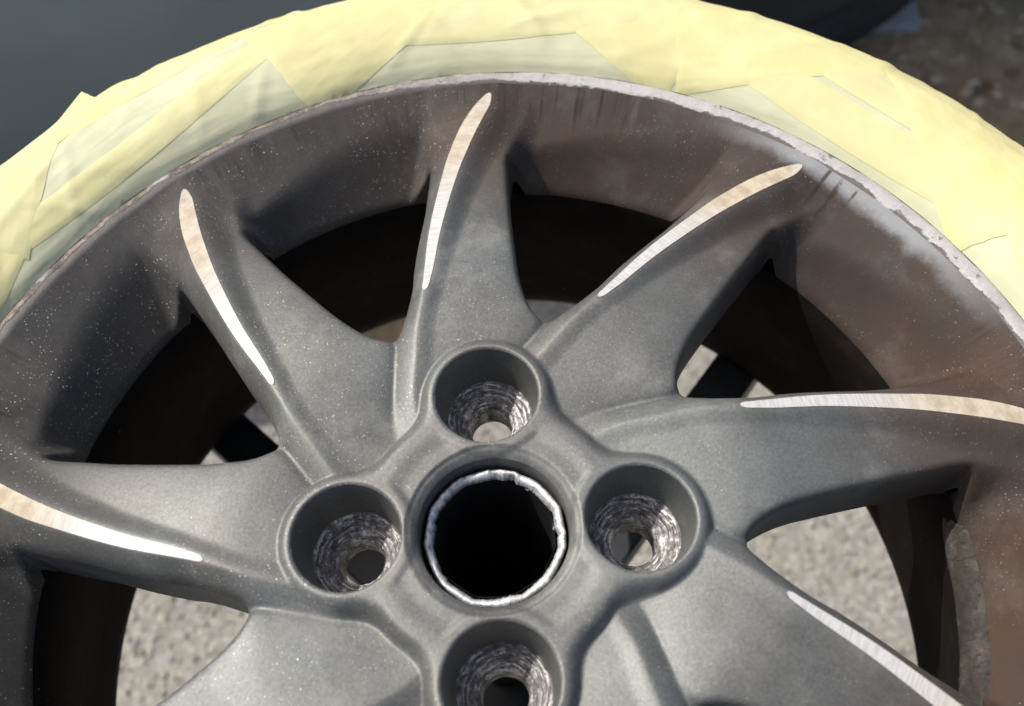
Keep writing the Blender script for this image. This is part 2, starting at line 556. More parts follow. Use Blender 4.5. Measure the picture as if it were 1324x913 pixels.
# ------------------------------------------------------------------ alloy wheel: profile tables traced in wheel space (mm, degrees from each spoke's own axis)
T_C = np.array([(40, 36), (50, 31.5), (61, 27.4), (70, 22.4), (80, 19.1), (85, 17.8), (92, 15.6), (100, 13.3), (110, 11.3), (120, 9.9), (131, 8.4), (142, 6.9), (155, 5.3), (165, 4.2), (175, 3.0), (185, 1.85), (195, 0.6), (204, -0.65), (211, -1.6), (222, -3.0)])
T_HW = np.array([(40, 0.3), (95, 0.5), (99, 0.9), (103, 1.35), (110, 1.75), (120, 2.1), (131, 2.35), (142, 2.65), (155, 2.95), (169, 3.5), (181, 3.7), (190, 3.8), (200, 3.4), (206, 2.7), (211, 1.6), (222, 0.6)])
T_EL = np.array([(40, 52), (62, 36.0), (72, 30.5), (80, 26.9), (88, 23.6), (92, 21.2), (95, 19.9), (99, 18.6), (103, 17.3), (110, 15.7), (116, 14.9), (131, 12.4), (140, 11.0), (148, 9.9), (157, 9.1), (167, 8.2), (181, 7.4), (196, 7.2), (206, 7.2), (222, 7.4)])
T_ER = np.array([(40, 10), (50, 3.0), (62, -4.6), (72, -11.1), (80, -14.2), (84, -15.6), (88, -13.6), (89.5, -12.2), (92, -10.8), (97, -9.2), (106, -7.4), (118, -6.25), (131, -5.35), (145, -4.6), (159, -4.2), (172, -3.8), (180, -4.0), (186, -4.5), (200, -6), (222, -7)])
T_ZC = np.array([(40, -6), (52, -4.6), (62, -2.8), (75, -0.6), (88, 0.9), (100, 1.5), (211, -12.9), (222, -14.0)])
T_SH = np.array([(40, 0.3), (70, 0.7), (90, 1.1), (105, 2.0), (125, 3.2), (150, 4.8), (175, 5.8), (190, 6.2), (205, 6.0), (222, 5)])
T_WS = np.array([(40, 6), (105, 6.5), (150, 10), (190, 14), (222, 14)])
T_DL = np.array([(40, 3.5), (70, 5.0), (85, 6.5), (95, 8.5), (110, 10), (175, 10.5), (195, 9), (210, 6), (222, 4)])
WINDOW = [(178, -4.05), (172, -3.8), (159, -4.2), (145, -4.6), (131, -5.35), (118, -6.25), (106, -7.4), (97, -9.2), (92, -10.8), (89, -12.6), (87.5, -14.8), (87.8, -16.6), (89.6, -17.9), (92, -18.8), (95, -20.1), (99, -21.4), (103, -22.7), (110, -24.3), (116, -25.1), (131, -27.6), (140, -29.0), (148, -30.1), (157, -30.9), (167, -31.8), (177.5, -32.6)] + [(178, -32.6 + i * (28.55 / 14)) for i in range(1, 14)]
PHI_B = 0.8
BOLT_R, POCKET_R, BOSS_R = 50.6, 18.9, 23.0
BORE_R = 26.5
LIP_IN = 214.0


_DENSE = {}
RD = np.arange(20, 240, 0.5)


def tab(t, r):
    q = _DENSE.get(id(t))
    if q is None:
        y = np.interp(RD, t[:, 0], t[:, 1])
        k = np.exp(-0.5 * (np.arange(-24, 25) * 0.5 / 3.2) ** 2)
        y = np.convolve(np.pad(y, 24, mode='edge'), k / k.sum(), 'valid')
        q = _DENSE[id(t)] = y
    return np.interp(r, RD, q)


def sstep(x):
    x = np.clip(x, 0, 1)
    return x * x * (3 - 2 * x)


def smax(a, b, k):
    h = np.clip(0.5 + 0.5 * (a - b) / k, 0, 1)
    return b + (a - b) * h + k * h * (1 - h)


def smin(a, b, k):
    return -smax(-a, -b, k)


def splus(x, w):
    return w * np.logaddexp(0, x / w)


def spoke_field(r, a):
    c = tab(T_C, r)
    dc = (tab(T_C, r + 1) - tab(T_C, r - 1)) / 2 * D2R * r
    cosi = 1 / np.sqrt(1 + dc * dc)
    q = D2R * r * cosi
    u = (c - a) * q
    hw = tab(T_HW, r)
    zc = tab(T_ZC, r)
    wR = (c - tab(T_ER, r)) * q
    wL = (tab(T_EL, r) - c) * q
    ur = np.maximum(u - hw, 0)
    ul = np.maximum(-u - hw, 0)
    zr = tab(T_SH, r) * sstep(ur / tab(T_WS, r)) + 0.045 * ur + np.interp(r, [174, 196], [2.2, 0.7]) * splus(u - wR, 0.9) + 2.2 * np.clip(ur / np.maximum(wR, 5), 0, 1.2) ** 4
    t = ul / np.maximum(wL - hw, 3)
    zl = tab(T_DL, r) * np.minimum(t, 1.3) ** 1.25 + 2.0 * splus(-u - wL, 0.9)
    return zc - np.where(u > 0, zr, zl)


def window_poly():
    P = np.array([(r * math.cos((90 + a) * D2R), r * math.sin((90 + a) * D2R)) for r, a in WINDOW])
    for _ in range(2):
        Q = np.roll(P, -1, 0)
        P = np.stack([0.75 * P + 0.25 * Q, 0.25 * P + 0.75 * Q], 1).reshape(-1, 2)
    return P


WP = window_poly()


def poly_sd(x, y):
    """signed distance to the window outline (negative inside the opening)"""
    A = WP.astype(np.float32)
    B = np.roll(A, -1, 0)
    out = np.empty(len(x), np.float32)
    ins = np.zeros(len(x), bool)
    x = x.astype(np.float32)
    y = y.astype(np.float32)
    d2 = np.full(len(x), 1e9, np.float32)
    for (ax, ay), (bx, by) in zip(A, B):
        ex, ey = bx - ax, by - ay
        px, py = x - ax, y - ay
        t = np.clip((px * ex + py * ey) / (ex * ex + ey * ey), 0, 1)
        dx, dy = px - t * ex, py - t * ey
        np.minimum(d2, dx * dx + dy * dy, out=d2)
        if ay != by:
            cr = ((ay > y) != (by > y)) & (x < (bx - ax) * (y - ay) / (by - ay) + ax)
            ins ^= cr
    d = np.sqrt(d2)
    return np.where(ins, -d, d)


def windows_sd(x, y):
    r = np.hypot(x, y)
    a = np.degrees(np.arctan2(y, x)) - 90
    d = np.full(len(x), 30.0)
    sel = (r > 74) & (r < 192)
    xs, ys, as_ = x[sel], y[sel], a[sel]
    best = np.full(sel.sum(), 30.0)
    m0 = np.round((as_ + 18.5) / 40)
    for off in (-1, 0, 1):
        ang = -(m0 + off) * 40 * D2R
        rel = as_ - (m0 + off) * 40 + 18.5
        near = np.abs(rel) < 32
        ca, sa = np.cos(ang[near]), np.sin(ang[near])
        dd = poly_sd(xs[near] * ca - ys[near] * sa, xs[near] * sa + ys[near] * ca)
        b = best[near]
        best[near] = np.minimum(b, dd)
    d[sel] = best
    return d


BOLT = [(BOLT_R * math.cos((90 * i) * D2R + PHI_B * D2R), BOLT_R * math.sin((90 * i) * D2R + PHI_B * D2R)) for i in range(4)]


def boss_dist(x, y):
    return np.min([np.hypot(x - bx, y - by) for bx, by in BOLT], 0)


def clover_sd(x, y):
    return smin(np.hypot(x, y) - 47.0, boss_dist(x, y) - BOSS_R, 9.0)


RC_A = np.array([-60, -36, -33, -30, -27, -22, -18, -13.6, -10, -4.6, 0, 6])
RC_R = np.array([200, 202, 202.5, 202, 200.5, 197.5, 195, 192.2, 190, 186, 185, 186])


def cone_field(r, a):
    """rim dish and the steeper wall below its soft crease; a in [-40, 0) from the spoke to the left"""
    rc = np.interp(a, RC_A, RC_R)
    zd = -11.0 - (LIP_IN - r) * 0.56
    zrc = -11.0 - (LIP_IN - rc) * 0.56
    zw = zrc + (r - rc) * (45.0 + zrc) / np.maximum(rc - 178, 4)
    return smin(zd, zw, 3.0)


def fields(x, y):
    r = np.hypot(x, y)
    a = np.degrees(np.arctan2(y, x)) - 90
    k0 = np.round(a / 40)
    S = []
    for off in (-1, 0, 1):
        S.append(spoke_field(r, a - (k0 + off) * 40))
    sp = smax(smax(S[0], S[1], 2.5), S[2], 2.5)
    best = np.argmax(np.stack(S), 0) - 1 + k0
    sp = np.where(r < 92, smax(sp, np.full_like(sp, -7.0), 2.0), sp)
    ap = (a + 500 * 40 - 3.0) % 40 - 40 + 3.0            # -37 .. 3
    cone = cone_field(r, ap)
    return r, a, sp, cone, best.astype(int) % 9


def fillet(d, R):
    q = np.clip(R - d, 0, R)
    return R - np.sqrt(np.maximum(R * R - q * q, 0))


def height(x, y, dwin):
    r, a, sp, cone, k = fields(x, y)
    z = np.where(r > 150, smax(sp, cone, np.interp(r, [170, 190], [5.0, 8.0])), sp)
    dcl = clover_sd(x, y)
    zcl = 0.5 - 2.1 * splus(dcl + 0.5, 0.8)
    db = boss_dist(x, y)
    zcl = zcl - 0.8 * sstep((41.5 - r) / 7.0) * sstep((db - BOSS_R + 1.0) / 3.0)
    zcl = zcl - 1.0 * sstep((30.6 - r) / 1.2)
    z = np.where(r < 105, smax(z, zcl, 1.5), z)
    z = z - fillet(np.maximum(dwin, 0), 2.4)
    z = z - 0.8 * fillet(np.maximum(db - POCKET_R, 0), 1.3)
    z = z - 0.95 * splus(28.7 - r, 0.25) - 0.4 * fillet(np.maximum(r - BORE_R, 0), 0.5)
    return z


STEP = 0.65
nn = int(2 * 217 / STEP)
g1 = np.linspace(-217, 217, nn)
GX, GY = np.meshgrid(g1, g1)
gx, gy = GX.ravel(), GY.ravel()
dom = np.maximum.reduce([-windows_sd(gx, gy), np.hypot(gx, gy) - LIP_IN, BORE_R - np.hypot(gx, gy), POCKET_R - boss_dist(gx, gy)])
dom = np.where(np.abs(dom) < 1e-4, 1e-4, dom)
ii = np.arange(nn * nn).reshape(nn, nn)
a_, b_, c_, d_ = ii[:-1, :-1].ravel(), ii[:-1, 1:].ravel(), ii[1:, 1:].ravel(), ii[1:, :-1].ravel()
T = np.concatenate([np.stack([a_, b_, c_], 1), np.stack([a_, c_, d_], 1)])
ins = dom[T] < 0
cnt = ins.sum(1)
full = T[cnt == 3]
edge_map_a, edge_map_b = [], []
part1, part2 = T[cnt == 1], T[cnt == 2]


def rot(Tp, inside, want):
    pos = np.argmax(inside == want, 1)
    r_ = np.arange(len(Tp))
    return np.stack([Tp[r_, (pos + j) % 3] for j in range(3)], 1)


p1 = rot(part1, dom[part1] < 0, True)       # vertex 0 inside
p2 = rot(part2, dom[part2] < 0, False)      # vertex 0 outside
E_ = np.concatenate([np.sort(q, 1) for q in (p1[:, [0, 1]], p1[:, [0, 2]], p2[:, [0, 1]], p2[:, [0, 2]])])
U, inv = np.unique(E_, axis=0, return_inverse=True)
inv = inv.ravel()
tt = dom[U[:, 0]] / (dom[U[:, 0]] - dom[U[:, 1]])
ux = gx[U[:, 0]] + tt * (gx[U[:, 1]] - gx[U[:, 0]])
uy = gy[U[:, 0]] + tt * (gy[U[:, 1]] - gy[U[:, 0]])
n0 = len(gx)
e1a, e1b, e2a, e2b = np.split(inv + n0, np.cumsum([len(p1), len(p1), len(p2)]))
tris = np.concatenate([full, np.stack([p1[:, 0], e1a, e1b], 1), np.stack([e2a, p2[:, 1], p2[:, 2]], 1), np.stack([e2a, p2[:, 2], e2b], 1)])
ax_, ay_ = np.concatenate([gx, ux]), np.concatenate([gy, uy])
used, tri = np.unique(tris, return_inverse=True)
tri = tri.reshape(-1, 3)
wx, wy = ax_[used], ay_[used]
cut_v = used >= n0
dwin = windows_sd(wx, wy)
wz = height(wx, wy, dwin)
WV = np.stack([wx, wy, wz], 1)
fn = np.cross(WV[tri[:, 1]] - WV[tri[:, 0]], WV[tri[:, 2]] - WV[tri[:, 0]])
VN = np.zeros_like(WV)
for j in range(3):
    for ax in range(3):
        VN[:, ax] += np.bincount(tri[:, j], fn[:, ax], len(WV))
VN /= np.linalg.norm(VN, axis=1, keepdims=True) + 1e-12

# split the casting into hub, nine spokes and rim
cen = WV[tri].mean(1)
r_, a_, sp_, cone_, k_ = fields(cen[:, 0], cen[:, 1])
lab = k_.copy()
lab[(clover_sd(cen[:, 0], cen[:, 1]) < 5) | (r_ < 58)] = 9
lab[((r_ > 165) & (cone_ > sp_ - 1.0)) | (r_ > 209)] = 10

# boundary edges -> walls
ed = np.concatenate([tri[:, [0, 1]], tri[:, [1, 2]], tri[:, [2, 0]]])
el = np.tile(lab, 3)
both = cut_v[ed].all(1)
ed, el = ed[both], el[both]
key = np.sort(ed, 1)
uq, iv, ct = np.unique(key, axis=0, return_inverse=True, return_counts=True)
bnd = ct[iv.ravel()] == 1
ed, el = ed[bnd], el[bnd]
mid = WV[ed].mean(1)
rm = np.hypot(mid[:, 0], mid[:, 1])
keepw = rm < LIP_IN - 1
ed, el, mid, rm = ed[keepw], el[keepw], mid[keepw], rm[keepw]
is_win = (rm > 80)


def wall_bottom(v):
    r = np.hypot(v[:, 0], v[:, 1])
    z = v[:, 2] - np.interp(r, [80, 110, 150, 176, 178], [26, 25, 27, 27, 12])
    z = np.where(r < 80, -25.5, z)
    z = np.where(r < BORE_R + 2, -34.0, z)
    return z


wheel = empty('alloy_wheel', (0, 0, FACE_Z - BASE / 1000), 'dusty grey nine-spoke alloy wheel with silver fins lying face up', 'wheel')
UP = np.array([0, 0, BASE])
names = {9: 'hub', 10: 'rim'}
spokes = {}
for L in range(11):
    tsel = tri[lab == L]
    vid, t2 = np.unique(tsel, return_inverse=True)
    t2 = t2.reshape(-1, 3)
    vv, vn = WV[vid], VN[vid]
    e = ed[el == L]
    if len(e):
        wid, e2 = np.unique(e, return_inverse=True)
        e2 = e2.reshape(-1, 2)
        top = WV[wid]
        # horizontal wall normals (opening side lies to the right of the edge direction)
        dx = top[e2[:, 1], 0] - top[e2[:, 0], 0]
        dy = top[e2[:, 1], 1] - top[e2[:, 0], 1]
        wn_ = np.zeros((len(wid), 3))
        for j in range(2):
            wn_[:, 0] += np.bincount(e2[:, j], dy, len(wid))
            wn_[:, 1] += np.bincount(e2[:, j], -dx, len(wid))
        wn_ /= np.linalg.norm(wn_, axis=1, keepdims=True) + 1e-12
        zb = wall_bottom(top)
        nlev = 4
        bd = [np.hypot(top[:, 0] - bx, top[:, 1] - by) for bx, by in BOLT]
        bi = np.argmin(bd, 0)
        inb = (np.min(bd, 0) < POCKET_R + 1)[:, None]
        bc = np.array(BOLT)[bi]
        lev = []
        for q in np.linspace(0, 1, nlev):
            top2 = np.where((np.hypot(top[:, 0], top[:, 1]) < 30)[:, None], top[:, :2] * (1 - 0.016 * min(1, q * 3)), top[:, :2])
            xy = np.where(inb, bc + (top[:, :2] - bc) * (1 - 0.13 * q), top2)
            lev.append(np.column_stack([xy, top[:, 2] + (zb - top[:, 2]) * q]))
        off = len(vv)
        nw = len(wid)
        vv = np.concatenate([vv] + lev)
        vn = np.concatenate([vn] + [wn_] * nlev)
        wf = []
        for q in range(nlev - 1):
            i0, i1 = e2[:, 0] + off + q * nw, e2[:, 1] + off + q * nw
            wf.append(np.stack([i0, i0 + nw, i1], 1))
            wf.append(np.stack([i1, i0 + nw, i1 + nw], 1))
        t2 = np.concatenate([t2] + wf)
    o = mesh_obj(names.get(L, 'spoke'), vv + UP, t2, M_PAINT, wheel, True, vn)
    if L < 9:
        spokes[L] = o

# machined fins let into the crest of every spoke
rs = np.concatenate([np.linspace(99.03, 100, 5), np.linspace(100.5, 106, 8), np.linspace(109, 199.5, 30), np.linspace(201, 209.09, 16)])
prof_in = np.sqrt(np.clip((rs - 99.0) / 3.2, 0, 1) * (2 - np.clip((rs - 99.0) / 3.2, 0, 1)))
tt_ = np.clip((209.1 - rs) / 7.5, 0, 1)
prof_out = np.sqrt(tt_ * (2 - tt_))
cc = tab(T_C, rs)
dcc = (tab(T_C, rs + 1) - tab(T_C, rs - 1)) / 2 * D2R * rs
hw = tab(T_HW, np.clip(rs, 103, 207)) * 1.04 * prof_in * prof_out / (1 / np.sqrt(1 + dcc ** 2))
fv, ff = [], []
cols = (-1.0, -0.96, -0.5, 0, 0.5, 0.96, 1.0)
nc = len(cols)
for i, r in enumerate(rs):
    for j, s_ in enumerate(cols):
        ang = (90 + cc[i]) * D2R + s_ * hw[i] / r
        zh = float(height(np.array([r * math.cos((90 + cc[i]) * D2R)]), np.array([r * math.sin((90 + cc[i]) * D2R)]), np.array([30.0]))[0])
        zz = max(tab(T_ZC, r), zh) + (0.28 if 0 < j < nc - 1 else -0.9)
        fv.append((r * math.cos(ang), r * math.sin(ang), zz + BASE))
for i in range(len(rs) - 1):
    for j in range(nc - 1):
        q = i * nc + j
        ff.append((q, q + nc, q + nc + 1, q + 1))
fin_mesh = None
for L in range(9):
    if fin_mesh is None:
        fo = mesh_obj('machined_fin', fv, ff, M_FIN, spokes[L], False)
        fin_mesh = fo.data
    else:
        fo = bpy.data.objects.new('machined_fin', fin_mesh)
        coll.objects.link(fo)
        fo.parent = spokes[L]
    fo.rotation_euler = (0, 0, L * 40 * D2R)

# rim lip with corroded, peeling edge
def lipn(th, i):
    if i in (0, 6, 7):
        return 0, 0
    w = 0.16 * np.sin(th * 37 + 1.3 * np.sin(th * 11)) + 0.10 * np.sin(th * 91 + 2 * np.sin(th * 23)) + 0.05 * rng.normal(size=th.shape)
    return w * 0.5, w * 0.55


V, F = lathe([(213.6, -11.6), (214.6, -10.6), (216, -10.2), (218, -9.9), (219.6, -9.9), (220.8, -10.4), (221.4, -11.6), (221.4, -17)], 1500, noise=lipn)
mesh_obj('rim_lip', V + UP, F, M_LIP, wheel)
# barrel, rear flange
V, F = lathe([(178.0, -46), (177.2, -52), (177.6, -60), (180, -76), (186, -100), (194, -128), (199, -150), (202, -175), (205.5, -188), (211, -192), (219, -192), (220.5, -186), (219, -176), (213, -172)], 360)
mesh_obj('barrel', V + UP, F, M_BARREL, wheel)
# strip of cracked old weight adhesive on the barrel edge
def adn(th, i):
    w = 0.16 * np.sin(th * 47) + 0.10 * np.sin(th * 131 + 1) + 0.06 * rng.normal(size=th.shape)
    crack = -0.8 * (np.abs(np.sin(th * 13.0 + 0.6)) < 0.03)
    end = np.maximum(np.clip((th - th.max() + 0.16) / 0.16, 0, 1), np.clip((th.min() + 0.06 - th) / 0.06, 0, 1)) ** 2
    return (w * 0.6) * (1 if 0 < i < 7 else 0) + end * 5.0, w * 0.4 + crack
V, F = lathe([(180.8, -42.5), (178.6, -42.8), (177.0, -44.4), (176.2, -47), (175.2, -50), (174.6, -55), (175.0, -58), (178.5, -59)], 220, -26, 6, noise=adn)
mesh_obj('adhesive_strip', V + UP, F, M_WEIGHT, wheel)

# worn lug seats at the bottom of the four pockets
seatp = [(16.9, -23.2), (16.3, -23.6), (15.9, -25.2), (15.0, -25.0), (14.5, -25.5), (14.2, -27.0), (13.5, -26.7), (13.0, -27.2), (12.6, -28.9), (11.8, -28.6), (11.2, -29.4), (10.4, -30.2), (9.4, -30.4), (8.7, -31.2), (8.4, -32.4), (8.3, -36), (8.3, -44)]


def seatn(th, i):
    w = 0.14 * np.sin(th * 17 + i) + 0.10 * rng.normal(size=th.shape)
    return (w if 0 < i < 14 else 0 * w), (w * 1.1 if 0 < i < 14 else 0 * w)


for bx, by in BOLT:
    V, F = lathe(seatp, 144, noise=seatn)
    ls = mesh_obj('lug_seat', V, F, M_SEAT, wheel, loc=(bx / 1000, by / 1000, BASE / 1000))
    ls.rotation_euler = (0, 0, rng.uniform(0, 6.28))

# black sleeve left in the bore, with a torn silver edge
def polyr(th, n=11, ph=0.2):
    q = (th + ph) % (2 * math.pi / n) - math.pi / n
    return np.cos(math.pi / n) / np.cos(q) + 0.012 * np.sin(3 * th + 1) 


def sleeven(th, i):
    k = polyr(th) - 1
    return 24.3 * k * 0.6, 0 * th


V, F = lathe([(24.9, -11.5), (24.9, -28), (26.6, -29), (26.6, -33), (24.9, -34), (24.9, -186), (22.4, -186), (22.0, -60), (21.6, -11.5)], 160, noise=sleeven)
sl = mesh_obj('hub_sleeve', V + UP, F, M_SLEEVE, wheel)


def torn(th, i):
    k = (polyr(th) - 1) * 24.3 * 0.6
    kn = np.sort(np.concatenate([[0, 2 * math.pi], np.random.default_rng(8).uniform(0, 2 * math.pi, 42)]))
    kv = np.random.default_rng(3).normal(size=44)
    kv[-1] = kv[0]
    kw = np.random.default_rng(5).normal(size=44)
    kw[-1] = kw[0]
    jag = 0.34 * np.interp(th, kn, kv) + 0.13 * rng.normal(size=th.shape)
    up = 0.35 * np.interp(th, kn, kw) + 0.10 * rng.normal(size=th.shape)
    amp = (0.3, 0.3, 0.5, 1.1, 1.7, 1.5)[i]
    return k + jag * amp * 0.7, up * (0.3 if i in (0, 5) else 0.8)


V, F = lathe([(25.3, -13.5), (25.4, -10.6), (24.9, -9.6), (23.9, -9.5), (22.9, -10.4), (22.1, -13.5)], 300, noise=torn)
mesh_obj('torn_edge', V + UP, F, M_FOIL, sl)

# ------------------------------------------------------------------ tyre wrapped in masking tape
TP = np.array([(221, -11.2), (224, -7.5), (229, -4.2), (236, -1.2), (244, 0.6), (252, 1.0), (260, 0.0), (268, -2.2), (276, -6.6), (283, -12.8), (288.5, -21), (292, -33), (293.5, -50), (294, -100), (293, -150), (288, -172), (276, -184), (256, -190), (236, -188), (221.5, -178)], float)
ARC = 221 + np.concatenate([[0], np.cumsum(np.hypot(*np.diff(TP, axis=0).T))])
tn = np.gradient(TP, ARC, axis=0)
TNR, TNZ = -tn[:, 1], tn[:, 0]
V, F = lathe(TP, 240)
tyre = mesh_obj('tyre', V + UP, F, M_RUBBER, wheel)
rr_ = np.hypot(*np.meshgrid([0], [1]))


def vnoise(x, y, s):
    return (np.sin(x * 0.11 + s) * np.sin(y * 0.09 + 2.1 * s) + 0.6 * np.sin(x * 0.23 + 1.7 * s + 1.5 * np.sin(y * 0.12)) + 0.4 * np.sin(y * 0.31 + x * 0.07 + s * 3))


strip_count = 0
CREASE = []
crng = np.random.default_rng(21)
for q in range(110):
    rho_c, a_c = crng.uniform(232, 300), crng.uniform(0, 360)
    dirn = (a_c - 90 + crng.choice([-1, 1]) * crng.uniform(12, 70)) * D2R
    CREASE.append((rho_c * math.cos(a_c * D2R), rho_c * math.sin(a_c * D2R), math.cos(dirn), math.sin(dirn), crng.uniform(12, 34), crng.uniform(1.8, 4.2), crng.uniform(0.3, 0.9)))


def creases(rho, th):
    """soft folds shared by every layer of tape: ridges along short straight lines"""
    x, y = rho * np.cos(th), rho * np.sin(th)
    h = 0.10 * vnoise(x * 1.3, y * 1.3, 0.7)
    for cx_, cy_, dx, dy, ln, wd, am in CREASE:
        u = (x - cx_) * dx + (y - cy_) * dy
        v = -(x - cx_) * dy + (y - cy_) * dx
        h = h + am * np.exp(-(v / wd) ** 2 - (u / ln) ** 4) * np.clip((rho - 222) / 6, 0, 1)
    return h




def strip(P, Q, width, layer, seed, ext=0.0, curl=None, name='tape_strip', mat=None):
    """a straight piece of tape in the unrolled sidewall plane: first edge P->Q, body to the left of it"""
    global strip_count
    P, Q = np.array(P, float), np.array(Q, float)
    d = (Q - P) / np.linalg.norm(Q - P)
    nrm = np.array([-d[1], d[0]])
    Lg = np.linalg.norm(Q - P)
    nu, nv = max(12, int(Lg / 1.7)), max(8, int(abs(width) / 1.7))
    U_, V_ = np.meshgrid(np.linspace(0, 1, nu + 1), np.linspace(0, 1, nv + 1), indexing='ij')
    rag0 = 0.35 * np.sin(V_ * 9 + seed) + 0.2 * np.sin(V_ * 43 + seed * 2)
    along = U_ * Lg + (1 - U_) * 0 + np.where(U_ > 0.5, 1, -1) * rag0 * (np.abs(U_ - 0.5) * 2) ** 8
    X2 = P[0] + d[0] * along + nrm[0] * V_ * width
    Y2 = P[1] + d[1] * along + nrm[1] * V_ * width
    rho = np.hypot(X2, Y2)
    th = np.arctan2(Y2, X2)
    inner = 221.6
    out = rho < inner
    rho = np.maximum(rho, inner)
    r = np.interp(rho, ARC, TP[:, 0])
    z = np.interp(rho, ARC, TP[:, 1])
    nr, nz = np.interp(rho, ARC, TNR), np.interp(rho, ARC, TNZ)
    h = 0.40 + 0.12 * layer
    cr = along * 0.0
    wr = creases(rho, th)
    # tape laid straight over a curved shoulder cannot lie flat: small radial puckers
    puck = 0.9 * np.clip((rho - 258) / 25, 0, 1) * np.maximum(0, np.sin(th * 17 + 2.6 * np.sin(th * 7) + 1.7 * np.sin(th * 23))) ** 2
    edge_lift = 0.06 * np.exp(-np.minimum(V_, 1 - V_) * abs(width) / 2.0)
    ed_ = np.minimum(np.minimum(V_, 1 - V_) * abs(width), np.minimum(U_, 1 - U_) * Lg)
    h = h + wr + puck - min(0.6, 0.14 * layer) * 0.6 * np.exp(-(ed_ / 1.3) ** 2)
    if curl is not None:
        h = h + curl(U_, V_)
    r2 = r + nr * h
    z2 = z + nz * h
    Vv = np.stack([r2 * np.cos(th), r2 * np.sin(th), z2], -1).reshape(-1, 3)
    ii = np.arange((nu + 1) * (nv + 1)).reshape(nu + 1, nv + 1)
    Fq = np.stack([ii[:-1, :-1], ii[1:, :-1], ii[1:, 1:], ii[:-1, 1:]], -1).reshape(-1, 4)
    if width < 0:
        Fq = Fq[:, ::-1]
    of = out.ravel()[Fq]
    Fq = Fq[~of.all(1)]
    o = mesh_obj(name, Vv + UP, Fq, mat or M_TAPE, tyre)
    uvl = o.data.uv_layers.new(name='UVMap')
    li = np.empty(len(o.data.loops), np.int32)
    o.data.loops.foreach_get('vertex_index', li)
    uvs = np.stack([(along / 1000).ravel() + seed, (V_ * width / 1000).ravel()], 1)[li]
    uvl.data.foreach_set('uv', uvs.astype(np.float32).ravel())
    strip_count += 1
    return o


def pol2(rho, deg):
    return (rho * math.cos(deg * D2R), rho * math.sin(deg * D2R))


sd_ = 1.0
# first wrap: tangential pieces in three rows right round the tyre
for row, (rho0, w, npc, span, ph) in enumerate(((219, 46, 18, 24, 4), (250, 50, 20, 22, 11), (276, 70, 20, 22, 2), (340, 66, 20, 22, 9))):
    for i in range(npc):
        a = ph + i * 360 / npc + rng.uniform(-2, 2)
        tilt = rng.uniform(-2.5, 2.5)
        c0 = np.array(pol2(rho0 * math.cos(span / 2 * D2R) + 3, a))
        t0 = np.array(pol2(1, a - 90 + tilt))
        hl = rho0 * math.sin(span / 2 * D2R) * 1.12
        sd_ += 1.37
        strip(c0 + t0 * -hl, c0 + t0 * hl, w, row * 0.9 + 0.45 * (i % 2), sd_, mat=M_TAPE_THIN if row < 2 else M_TAPE)
# second wrap: the pieces whose edges show in the photograph
VIS = [((-198, 124), (-62, 266), 13.5, 2.0), ((-196, 178), (-84, 267), 40, 2.2), ((-74, 201), (12, 272), 56, 3.0),
       ((-46, 235), (78, 236.5), 52, 2.6), ((26, 258), (82, 199), 62, 2.2), ((90.0, 201), (198, 196), 50, 3.0), ((118, 203.5), (206, 111), 19, 2.4),
       ((140, 213), (206, 142), 50, 2.5), ((-190.5, 128), (-184.5, 209), 48, 3.4), ((181.5, 206), (190, 108), 52, 3.8), ((206, 150), (213, 88), 50, 4.4),
       ((-221, 20), (-190, 136), 50, 2.0), ((226, 92), (234, -30), 46, 2.0)]
for i in range(26):                                   # second wrap out of the picture, all round the near side
    a = rng.uniform(172, 345)
    c0 = np.array(pol2(rng.uniform(226, 262), a))
    t0 = np.array(pol2(1, a - 90 + rng.uniform(-22, 22)))
    VIS.append((tuple(c0 - t0 * 55), tuple(c0 + t0 * 55), 46, 2.0 + (i % 5) * 0.3))
for P, Q, w, lay in VIS:
    sd_ += 1.37
    # body always lies on the outer side of the traced edge
    strip(P, Q, w, lay + 2.6, sd_)


def flap_curl(U_, V_):
    q = np.clip((U_ - 0.25) / 0.75, 0, 1) * np.clip((V_ - 0.35) / 0.65, 0, 1)
    return 5.0 * q ** 1.6


strip((-194, 176), (-168, 208), 20, 7.4, 77.7, curl=flap_curl, name='torn_tape_flap')

# ------------------------------------------------------------------ stand under the wheel
stand = empty('wheel_stand', (0, 0, 0), 'dark steel stand with crossed square arms under the wheel', 'stand')
TOPZ = FACE_Z - BASE / 1000 - 0.0005
SC = Vector((-0.0045, -0.022, 0))


def box_mesh(name, sx, sy, sz, mat, parent, loc, rotz=0, bev=0.002):
    bm = bmesh.new()
    bmesh.ops.create_cube(bm, size=1)
    bmesh.ops.scale(bm, vec=(sx, sy, sz), verts=bm.verts)
    bmesh.ops.bevel(bm, geom=list(bm.edges), offset=bev, segments=2, profile=0.6, affect='EDGES')
    me = bpy.data.meshes.new(name)
    bm.to_mesh(me)
    bm.free()
    me.materials.append(mat)
    o = bpy.data.objects.new(name, me)
    coll.objects.link(o)
    o.parent = parent
    o.location = loc
    o.rotation_euler = (0, 0, rotz)
    return o


